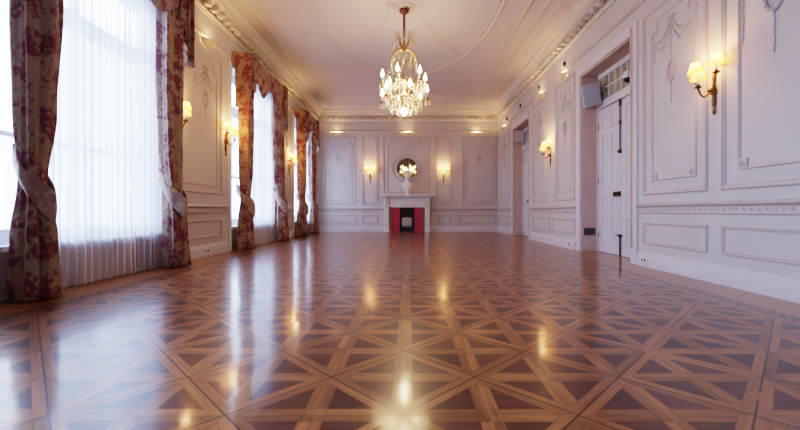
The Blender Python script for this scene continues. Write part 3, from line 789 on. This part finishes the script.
# ------------------------------------------------------------------ doors
def door(i, y0, y1):
    r = bpy.data.objects.new('door_%d' % i, None); C.objects.link(r); r.location = (XR + .29, (y0 + y1) / 2, 0); r['_o'] = tuple(r.location); struct(r)
    xd = XR + .29; ym = (y0 + y1) / 2
    b = MB()   # panelled jamb lining, tan
    b.box(XR + .001, XR + .40, y1 - .022, y1 + .004, 0, ZD); b.box(XR + .001, XR + .40, y0 - .004, y0 + .022, 0, ZD); b.box(XR + .001, XR + .40, y0, y1, ZD - .022, ZD + .004)
    b.build('jamb_lining', 'jamb', r)
    b = MB(); b.box(XR - .018, XR + .27, y1 - .045, y1 - .022, 0, .24); b.build('plinth_block', 'jamb', r, bevel=.006)
    b = MB(); b.box(xd + .07, xd + .16, y0 - .01, y1 + .01, -.01, ZD + .01); b.build('backing', 'jamb', r)  # unseen panel added behind the leaves to block outside light leaking under them
    b = MB()   # casing round the opening
    for a, e in ((y0 - .15, y0), (y1, y1 + .15)):
        b.box(XR - .028, XR + .003, a, e, 0, ZD + .15); 
    b.box(XR - .028, XR + .003, y0, y1, ZD, ZD + .15)
    b.build('casing', 'door', r, bevel=.008)
    b = MB(); b.tube([(XR - .036, y0 - .045, .22), (XR - .036, y0 - .045, ZD + .10)], .017, 10); b.build('bead_strip', 'jamb', r)
    b = MB()   # frame head, transom bar
    b.box(xd - .02, xd + .05, y0 + .02, y1 - .02, 3.03, ZD - .02); b.box(xd - .03, xd + .05, y0 + .02, y1 - .02, 2.50, 2.63)
    b.box(xd - .02, xd + .05, y0 + .02, y0 + .06, 0, ZD - .02); b.box(xd - .02, xd + .05, y1 - .06, y1 - .02, 0, ZD - .02)
    fr = b.build('door_frame', 'door', r, bevel=.004)
    b = MB(); n = 8; a, e = y0 + .06, y1 - .06
    for k in range(1, n): 
        yy = a + (e - a) * k / n; b.box(xd - .012, xd + .03, yy - .012, yy + .012, 2.63, 3.03)
    b.box(xd - .014, xd + .03, a, e, 2.82, 2.845)
    tr = b.build('transom_light', 'door', r)
    b = MB(); b.box(xd + .015, xd + .022, a, e, 2.63, 3.03); b.build('pane', 'olive', tr)
    rows = [(.20, .62), (.70, .97), (1.08, 2.02), (2.10, 2.40)]
    for a, e, far in ((y0 + .06, ym - .004, 0), (ym + .004, y1 - .06, 1)):
        b = MB(); st = .10; mid = (a + e) / 2
        ys = [a, a + st, mid - .045, mid + .045, e - st, e]
        b.box(xd + .014, xd + .034, a + .02, e - .02, .02, 2.47)
        for k in (0, 2, 4): b.box(xd, xd + .045, ys[k], ys[k + 1], .006, 2.49)
        zz = [.006, .20, .62, .70, .97, 1.08, 2.02, 2.10, 2.40, 2.49]
        for k in range(0, 10, 2):
            for p, q in ((ys[1], ys[2]), (ys[3], ys[4])): b.box(xd + .001, xd + .044, p, q, zz[k], zz[k + 1])
        leaf = b.build('door_leaf', 'door', r)
        Wd = lambda s, z, d: Vector((xd + .014 - d, s, z))
        for z0, z1 in rows:
            for p, q in ((ys[1], ys[2]), (ys[3], ys[4])):
                b = MB(); frame(b, Wd, rect(p, q, z0, z1), .034, .02); b.build('panel_moulding', 'door', leaf)
        if far:
            b = MB(); b.box(xd - .03, xd, a + .01, a + .20, .955, 1.035); b.lathe([(.0, -.085), (.025, -.08), (.034, -.06), (.022, -.04), (.012, -.03), (.012, 0)], (xd - .02, a + .05, .995), 16, Matrix.Rotation(PI / 2, 3, 'Y') @ Matrix.Scale(1, 3))
            b.build('door_lock', 'darkbrass', leaf, smooth='auto')
            b = MB(); b.tube([(xd - .016, a + .012, 1.66), (xd - .016, a + .012, 2.50)], .010, 8); b.box(xd - .024, xd - .002, a - .01, a + .04, 2.10, 2.16); b.box(xd - .024, xd - .002, a - .012, a + .042, 2.40, 2.5); b.ball((xd - .03, a + .012, 1.67), .028, 10, 8); b.box(xd - .026, xd, a - .012, a + .04, 1.64, 1.70); b.build('top_bolt', 'darkbrass', leaf)
            b = MB(); b.tube([(xd - .016, a + .012, .006), (xd - .016, a + .012, .34)], .012, 8); b.box(xd - .026, xd, a - .02, a + .05, .30, .35); b.tube([(xd - .02, a + .012, .33), (xd - .05, a + .03, .335), (xd - .05, a + .08, .335)], .009, 8); b.build('bottom_bolt', 'darkbrass', leaf)
            for hz in (.3, 1.25, 2.2):
                b = MB(); b.tube([(xd - .006, e + .004, hz - .05), (xd - .006, e + .004, hz + .05)], .009, 8); b.build('hinge', 'darkbrass', leaf)
    return r
for i, (a, e) in enumerate(DOOR): door(i + 1, a, e)

# loudspeakers on the far jambs
def speaker(label, y, x, z, roll, w=.30, h=.38, d=.22):
    r = thing('loudspeaker', label, 'loudspeaker', (x, y, z), 0, 'grey loudspeakers in the doorways', world=False)
    mx = Matrix.Rotation(roll, 4, 'Y') @ Matrix.Rotation(math.radians(-14), 4, 'Z') @ Matrix.Rotation(math.radians(12), 4, 'X')
    b = MB(); P = []
    for yy, k in ((-d / 2, 1), (d / 2, .72)):
        P += [mx @ Vector((a * w / 2 * k, yy, c * h / 2)) for a, c in ((-1, -1), (1, -1), (1, 1), (-1, 1))]
    b.add(P, [(0, 1, 2, 3), (4, 5, 6, 7), (0, 1, 5, 4), (1, 2, 6, 5), (2, 3, 7, 6), (3, 0, 4, 7)]); b.build('cabinet', 'speaker', r, bevel=.018)
    b = MB(); b.box(-w / 2 + .02, w / 2 - .02, -d / 2 - .009, -d / 2 + .002, -h / 2 + .02, h / 2 - .02, mx); b.build('grille', 'grille', r, bevel=.012)
    b = MB(); b.tube([mx @ Vector((0, d / 2 - .01, 0)), (0.05, .15, 0), (.06, .165, 0)], .016, 8); b.box(.02, .10, .155, .172, -.06, .06); b.build('bracket', 'dark', r)
    return r
speaker('grey tilted loudspeaker on the jamb of the nearer doorway', 6.70, XR + .07, 2.73, math.radians(-12))
speaker('grey loudspeaker up on the jamb of the far doorway', 11.25, XR + .14, 2.88, math.radians(4), .26, .30)
# dome camera
r = thing('security_camera', 'white dome security camera on the transom bar of the nearer door', 'camera', (XR + .26, 5.83, 2.66))
b = MB(); b.lathe([(.05, 2.83), (.066, 2.80), (.068, 2.75), (.060, 2.735)], (XR + .235, 5.83, 0), 20); b.box(XR + .225, XR + .285, 5.80, 5.86, 2.74, 2.79); b.build('housing', 'white', r, smooth='auto')
b = MB(); b.lathe([(.054, 2.73), (.052, 2.705), (.04, 2.68), (.02, 2.667), (.0, 2.664)], (XR + .235, 5.83, 0), 20); b.build('dome', 'dark', r, smooth='auto')
# vent grille
r = thing('vent_grille', 'dark metal vent grille low on the jamb of the nearer doorway', 'vent', (XR + .14, 6.868, .29))
b = MB(); ya = 6.868
for a, e, c, d_ in ((.04, .055, .29, .42), (.225, .24, .29, .42), (.04, .24, .29, .303), (.04, .24, .407, .42)): b.box(XR + a, XR + e, ya - .014, ya + .001, c, d_)
b.build('vent_frame', 'vent', r)
b = MB()
for k in range(8): b.box(XR + .05, XR + .23, ya - .010, ya - .002, .306 + k * .013, .312 + k * .013)
b.build('slats', 'vent', r)
b = MB(); b.box(XR + .045, XR + .235, ya - .002, ya + .001, .295, .415); b.build('backing', 'black', r)

# outlets
def outlet(label, W, s, z, w=.13, h=.075):
    o0 = W(s, z, .034)
    r = thing('power_outlet', label, 'outlet', o0, 0, 'white sockets in the skirting')
    def bx(mb, s0, s1, z0, z1, d0, d1):
        P = [W(a, c, d) for d in (d0, d1) for a, c in ((s0, z0), (s1, z0), (s1, z1), (s0, z1))]
        mb.add(P, [(0, 1, 2, 3), (4, 5, 6, 7), (0, 1, 5, 4), (1, 2, 6, 5), (2, 3, 7, 6), (3, 0, 4, 7)])
    b = MB(); bx(b, s - w / 2, s + w / 2, z - h / 2, z + h / 2, .033, .042); b.build('faceplate', 'white', r, bevel=.003)
    for k in (-1, 1):
        b = MB(); bx(b, s + k * w * .22 - .014, s + k * w * .22 + .014, z - .018, z + .018, .0415, .044); b.build('socket', 'dark', r)
outlet('white double socket in the right skirting beside the nearer door', WR, 4.98, .085)
outlet('small white socket in the right skirting below the sconce between the doors', WR, 7.32, .085, .09, .06)
outlet('white socket in the left skirting between nearest and middle windows', WL, 6.1, .09)
outlet('white socket in the far wall skirting near the right corner', WF, 2.78, .09, .11, .08)

# ------------------------------------------------------------------ fireplace, mirror, bust
FXC = -.10
r = thing('fireplace', 'white marble fireplace with red slips and dark firebox at the far wall', 'fireplace', (FXC, YF, 0))
b = MB()
b.box(FXC - .92, FXC + .92, YF - .36, YF, 1.225, 1.268); b.box(FXC - .88, FXC + .88, YF - .32, YF, 1.195, 1.225); b.box(FXC - .84, FXC + .84, YF - .28, YF, 1.165, 1.195)
b.build('mantel_shelf', 'marble', r, bevel=.008)
b = MB(); b.box(FXC - .80, FXC + .80, YF - .20, YF, .84, 1.165); b.box(FXC - .56, FXC + .56, YF - .215, YF - .19, .84, .87)
b.build('frieze', 'marble', r, bevel=.006)
b = MB(); b.box(FXC - .20, FXC + .20, YF - .235, YF - .19, .89, 1.15); fz = b.build('centre_tablet', 'marble', r, bevel=.01)
for sg in (-1, 1):
    b = MB(); xa = FXC + sg * .70
    b.box(xa - .10, xa + .10, YF - .22, YF, .0, .15); b.box(xa - .085, xa + .085, YF - .20, YF, .15, .84); b.box(xa - .06, xa + .06, YF - .215, YF - .19, .2, .8)
    b.box(xa - .10, xa + .10, YF - .235, YF, .87, 1.165)
    def con(u, v, xa=xa): return (xa - .075 + .15 * u, YF - .225 - .06 * (1 - v) ** 1.5 * (1 if v < 1 else 0), 1.16 - .30 * v)
    for k in (-.045, 0, .045): b.tube([(xa + k, YF - .20 - .075 * (1 - t) ** .7, 1.15 - .3 * t) for t in [q / 8 for q in range(9)]], .022, 8)
    b.build('pilaster', 'marble', r, bevel=.006)
b = MB()
for x0, x1 in ((FXC - .53, FXC - .25), (FXC + .25, FXC + .53)): 
    bb = MB(); bb.box(x0, x1, YF - .13, YF - .001, 0, .84); bb.build('red_slip', 'red', r)
b = MB(); b.box(FXC - .25, FXC + .25, YF - .02, YF - .002, 0, .84); b.build('firebox_back', 'soot', r)
b = MB()
b.box(FXC - .25, FXC - .225, YF - .14, YF - .02, 0, .84); b.box(FXC + .225, FXC + .25, YF - .14, YF - .02, 0, .84); b.box(FXC - .225, FXC + .225, YF - .14, YF - .02, .80, .84); b.box(FXC - .225, FXC + .225, YF - .14, YF - .02, .0, .05)
b.build('iron_surround', 'black', r)
r2 = thing('fire_insert', 'dark iron grate with pale grey screen inside the fireplace', 'grate', (FXC, YF - .08, .05))
b = MB(); b.box(FXC - .20, FXC + .20, YF - .12, YF - .04, .051, .13); 
for k in range(9): b.tube([(FXC - .18 + k * .045, YF - .125, .06), (FXC - .18 + k * .045, YF - .135, .20)], .006, 6)
b.tube([(FXC - .20, YF - .132, .205), (FXC + .20, YF - .132, .205)], .008, 6)
b.build('grate', 'black', r2)
b = MB(); b.grid(lambda u, v: (FXC - .185 + .37 * u, YF - .075 - .02 * math.sin(PI * u), .13 + .38 * v - .03 * (2 * u - 1) ** 2 * v), 14, 6); b.build('screen', 'steel', r2, smooth=True, solid=.01)

r = thing('round_mirror', 'round wall mirror above the mantel reflecting the chandelier', 'mirror', (MX, YF, MZ))
RM = Matrix.Rotation(PI / 2, 3, 'X')
b = MB(); n = 48; b.tube([WF(MX + .362 * math.cos(2 * PI * k / n), MZ + .362 * math.sin(2 * PI * k / n), .022) for k in range(n)], .018, 8, closed=True); b.build('rim', 'mframe', r, smooth=True)
b = MB(); b.lathe([(.362, -.002), (.362, .014), (.0, .014)], (MX, YF, MZ), 48, RM); b.build('mirror_glass', 'mirror', r)

# bust on the mantel
def bust():
    BX, BY, BZ = -.09, YF - .17, 1.2683
    r = thing('marble_bust', 'white marble bust of a person standing on the mantel shelf', 'bust', (BX, BY, BZ))
    b = MB(); b.lathe([(.10, 0), (.10, .025), (.085, .035), (.055, .055), (.05, .085), (.065, .10), (.07, .115)], (BX, BY, BZ), 24); b.build('socle', 'bust', r, smooth='auto')
    # rings: z, half width, half depth, y offset
    R = [(.095, .055, .05, 0), (.115, .075, .065, -.004), (.15, .10, .08, -.01), (.19, .128, .092, -.014), (.23, .156, .10, -.016), (.27, .185, .10, -.014), (.305, .203, .092, -.008), (.335, .205, .082, -.002), (.36, .185, .072, .002), (.38, .145, .066, .005), (.40, .10, .062, .006), (.42, .07, .058, .005), (.45, .055, .055, 0), (.49, .052, .056, -.006),
         (.515, .062, .074, -.016), (.535, .074, .09, -.022), (.56, .083, .10, -.02), (.59, .089, .108, -.016), (.62, .093, .112, -.012), (.65, .093, .113, -.008), (.68, .087, .107, -.004), (.71, .070, .088, 0), (.73, .048, .061, 0), (.742, .018, .024, 0)]
    def fn(u, v):
        t = v * (len(R) - 1); i = min(int(t), len(R) - 2); f = t - i
        z, w, d, oy = [p + (q - p) * f for p, q in zip(R[i], R[i + 1])]
        a = 2 * PI * u; x = w * math.sin(a); y = oy - d * math.cos(a)     # u=0 faces the room (-y)
        fr = max(0, math.cos(a))
        if z > .51:
            g = lambda zz, s: math.exp(-((z - zz) / s) ** 2)
            nose = g(.59, .024) * math.exp(-(x / .015) ** 2) * .028
            eye = -g(.617, .011) * (math.exp(-((abs(x) - .03) / .014) ** 2)) * .014
            brow = g(.637, .009) * fr * .006; lip = (g(.556, .006) + g(.546, .006)) * math.exp(-(x / .022) ** 2) * .007; chin = g(.522, .013) * math.exp(-(x / .03) ** 2) * .012
            y -= 1.5 * (nose + brow + lip + chin + eye) if fr > 0 else 0
            if z > .58 and z < .64: x += math.copysign(.012, x) * math.exp(-((a if a < PI else 2 * PI - a) - PI * .55) ** 2 / .02)
        elif z < .40 and z > .12:
            y -= .012 * fr * math.exp(-((abs(x) - .07) / .05) ** 2) * math.exp(-((z - .27) / .06) ** 2)
            y += .006 * math.sin(a * 9 + z * 40) * (1 if z < .3 else .4)     # drapery folds
        return (BX + x, BY + y, BZ + z * 1.12)
    b = MB(); b.grid(fn, 72, 110, cu=True, capv=True); b.build('body', 'bust', r, smooth=True)
    b = MB()     # curled hair cap
    for k in range(170):
        a = random.uniform(0, 2 * PI); h = random.uniform(0, 1)
        if abs(a - PI) > 2.05 and h < .62: continue
        z = (.60 + .145 * h) * 1.12; w = .096 * math.sqrt(max(.03, 1 - max(0, (h - .25) / .78) ** 2)) * .94; d = .117 * w / .096
        b.ball((BX + w * math.sin(a), BY - .006 - d * math.cos(a), BZ + z), random.uniform(.015, .021), 7, 5)
    b.build('hair', 'bust', r, smooth=True)
bust()

# ------------------------------------------------------------------ chandelier
CHX, CHY = -.10, 6.56
ch = thing('chandelier', 'large lit crystal chandelier with candle bulbs hanging from the ceiling', 'chandelier', (CHX, CHY, ZC))
def P(r_, a, z): return (CHX + r_ * math.cos(a), CHY + r_ * math.sin(a), z)
b = MB(); b.lathe([(.0, ZC - .035), (.085, ZC - .037), (.08, ZC - .07), (.05, ZC - .09), (.025, ZC - .12)], (CHX, CHY, 0), 24); b.build('ceiling_canopy', 'copper', ch, smooth='auto')
b = MB(); b.tube([(CHX, CHY, ZC - .11), (CHX, CHY, 3.52)], .021, 10); b.build('rod', 'copper', ch)
b = MB(); b.lathe([(.02, 3.56), (.04, 3.54), (.05, 3.49), (.03, 3.45), (.016, 3.40), (.03, 3.35), (.038, 3.28), (.02, 3.2), (.014, 3.05), (.03, 2.98), (.05, 2.92), (.03, 2.86), (.018, 2.78), (.03, 2.72), (.05, 2.68), (.03, 2.62), (.014, 2.54), (.012, 2.48)], (CHX, CHY, 0), 20)
b.build('stem', 'gold', ch, smooth='auto')
def drop(mb, p, ln, w):
    x, y, z = p
    prof = [(.0008, 0), (.004, -.006), (.004, -.012), (w * .35, -.02), (w, -.02 - (ln - .02) * .62), (w * .55, -.02 - (ln - .02) * .86), (.0008, -ln)]
    mb.lathe([(max(.0008, r_), zz) for r_, zz in prof], p, 6)
def chain(mb, p0, p1, sag, n, r_):
    for k in range(n + 1):
        t = k / n; mb.ball((p0[0] + (p1[0] - p0[0]) * t, p0[1] + (p1[1] - p0[1]) * t, p0[2] + (p1[2] - p0[2]) * t - sag * 4 * t * (1 - t)), r_, 6, 4)
beads = MB(); ndrop = [0]
def hang(p, ln, w, parent=None):
    bb = MB(); drop(bb, p, ln, w); bb.build('crystal_drop', 'crystal', parent or ch); ndrop[0] += 1
# crown
b = MB()
for k in range(8):
    a = 2 * PI * k / 8
    b.tube([P(.05, a, 3.50), P(.09, a, 3.60), P(.12, a, 3.70), P(.165, a, 3.74), P(.19, a, 3.70), P(.185, a, 3.66)], [.006, .007, .007, .006, .005, .004], 6)
b.tube([P(.10, 2 * PI * k / 24, 3.62) for k in range(24)], .006, 6, closed=True)
b.build('crown', 'gold', ch, smooth='auto')
for k in range(8): hang(P(.185, 2 * PI * k / 8, 3.655), .15, .016)
# cage
b = MB()
for k in range(6):
    a = 2 * PI * (k + .5) / 6
    b.tube([P(.05, a, 3.48), P(.12, a, 3.47), P(.195, a, 3.40), P(.20, a, 3.31), P(.15, a, 3.22), P(.12, a, 3.12), P(.13, a, 3.0), P(.17, a, 2.9)], [.008] * 8, 6)
    b.tube([P(.20, a, 3.33), P(.235, a, 3.36), P(.25, a, 3.31), P(.235, a, 3.28)], .006, 6)
b.tube([P(.20, 2 * PI * k / 30, 3.36) for k in range(30)], .005, 6, closed=True)
b.tube([P(.24, 2 * PI * k / 30, 2.86) for k in range(30)], .008, 6, closed=True)
b.tube([P(.17, 2 * PI * k / 30, 2.62) for k in range(30)], .007, 6, closed=True)
b.build('cage', 'gold', ch, smooth='auto')
for k in range(6):
    a = 2 * PI * (k + .5) / 6
    hang(P(.24, a, 3.28), .16, .017)
    chain(beads, P(.185, a, 3.66), P(.20, a, 3.36), -.01, 12, .007)
    chain(beads, P(.20, a, 3.36), P(.20, a + PI / 3, 3.36), .07, 12, .007)
# arms
def charm(a, r1, z1, z0, r0):
    b = MB(); pts = []; n = 14
    for k in range(n + 1):
        t = k / n; pts.append(P(r0 + (r1 - r0) * t, a, z0 + (z1 - z0) * t ** 2 - .10 * math.sin(PI * t) + .0))
    b.tube(pts, .0085, 8); c = P(r1, a, z1)
    b.lathe([(.004, -.012), (.03, -.006), (.042, .008), (.014, .01), (.016, .03)], c, 14)
    arm = b.build('arm', 'gold', ch, smooth='auto')
    b = MB(); b.lathe([(.011, .028), (.011, .11)], c, 10); b.build('candle', 'candle', arm)
    b = MB(); b.lathe([(.012, .11), (.026, .135), (.028, .16), (.016, .20), (.003, .245)], c, 12); b.build('bulb', 'bulb', arm, smooth=True)
    for q in range(3):
        aa = a + 2 * PI * q / 3; hang((c[0] + .04 * math.cos(aa), c[1] + .04 * math.sin(aa), c[2] + .004), .12, .013, arm)
    m_ = pts[8]; hang((m_[0], m_[1], m_[2] - .008), .15, .015, arm)
    chain(beads, (c[0], c[1], c[2] + .005), P(.2, a + .3, 3.3), .05, 16, .0065)
for k in range(12): hang(P(.20, 2 * PI * (k + .25) / 12, 3.355), .13, .014)
for k in range(6): charm(2 * PI * k / 6 + .25, .375, 2.86, 2.95, .07)
for k in range(6): charm(2 * PI * (k + .5) / 6 + .25, .40, 2.60, 2.74, .07)
for n, rr, z, ln in ((14, .24, 2.85, .13), (12, .17, 2.615, .13)):
    for k in range(n): hang(P(rr, 2 * PI * (k + .3) / n, z), ln, .014)
b = MB(); b.lathe([(.012, 2.49), (.03, 2.47), (.05, 2.44), (.058, 2.41), (.05, 2.375), (.03, 2.35), (.008, 2.335)], (CHX, CHY, 0), 12); b.build('bottom_ball', 'bulb', ch)
for k in range(8): chain(beads, P(.17, 2 * PI * k / 8, 2.61), P(.045, 2 * PI * k / 8, 2.47), .03, 10, .007)
o = beads.build('bead_strings', 'crystal', ch); o['kind'] = 'stuff'
fr_ = MB()
for rr, z, n, ln in ((.30, 2.62, 26, .15), (.34, 2.80, 26, .13), (.22, 2.50, 18, .13), (.12, 2.44, 10, .10)):
    for k in range(n):
        a = 2 * PI * (k + .5) / n; fr_.tube([P(rr, a, z), P(rr, a + 2 * PI / n, z)], .003, 4); drop(fr_, P(rr, a, z), ln * (1 if k % 2 else .75), .014)
for rr, z in ((.30, 2.62), (.34, 2.80), (.22, 2.50), (.12, 2.44)):
    for k in range(4): fr_.tube([P(rr, PI / 2 * k + .2, z), P(.03, PI / 2 * k + .2, z + .03)], .004, 4)
o = fr_.build('crystal_fringe', 'crystal', ch); o['kind'] = 'stuff'
CHP = 30.0
for k in range(3):
    a = 2 * PI * k / 3
    light('chandelier_glow', P(.24, a + .5, 2.9), CHP, (1, .70, .40), .08, ch)
light('chandelier_glow', P(.0, 0, 2.28), CHP * .8, (1, .70, .40), .06, ch)

# ------------------------------------------------------------------ sky, camera, colour
w = bpy.data.worlds.new('sky'); bpy.context.scene.world = w; w.use_nodes = True
nt = w.node_tree; bg = nt.nodes['Background']
tc = nt.nodes.new('ShaderNodeTexCoord'); sp = nt.nodes.new('ShaderNodeSeparateXYZ'); nt.links.new(tc.outputs['Generated'], sp.inputs[0])
cr = ramp(nt, mth(nt, 'ADD', mth(nt, 'MULTIPLY', sp.outputs[2], .5), .5), [(.40, (.20, .25, .38)), (.5, (.55, .72, 1.08)), (.62, (.64, .82, 1.2)), (1, (.55, .76, 1.2))])
nt.links.new(cr, bg.inputs[0]); bg.inputs[1].default_value = 23.0

cam = bpy.data.cameras.new('camera'); co = bpy.data.objects.new('camera', cam); C.objects.link(co)
co.location = (0, 0, .72); co.rotation_euler = (PI / 2, 0, 0)
cam.sensor_width = 36; cam.lens = 385 / 800 * 36; cam.shift_x = -10 / 800; cam.shift_y = -4 / 800; cam.clip_start = .02
bpy.context.scene.camera = co
sc = bpy.context.scene
sc.view_settings.view_transform = 'Filmic'; sc.view_settings.look = 'High Contrast'; sc.view_settings.exposure = -0.25
cy = sc.cycles
cy.use_denoising = True; cy.use_adaptive_sampling = False; cy.max_bounces = 10; cy.diffuse_bounces = 5; cy.glossy_bounces = 4; cy.transparent_max_bounces = 16; cy.transmission_bounces = 8
cy.sample_clamp_indirect = 6; cy.caustics_reflective = False; cy.caustics_refractive = False
for o in bpy.data.objects:
    if '_o' in o: del o['_o']
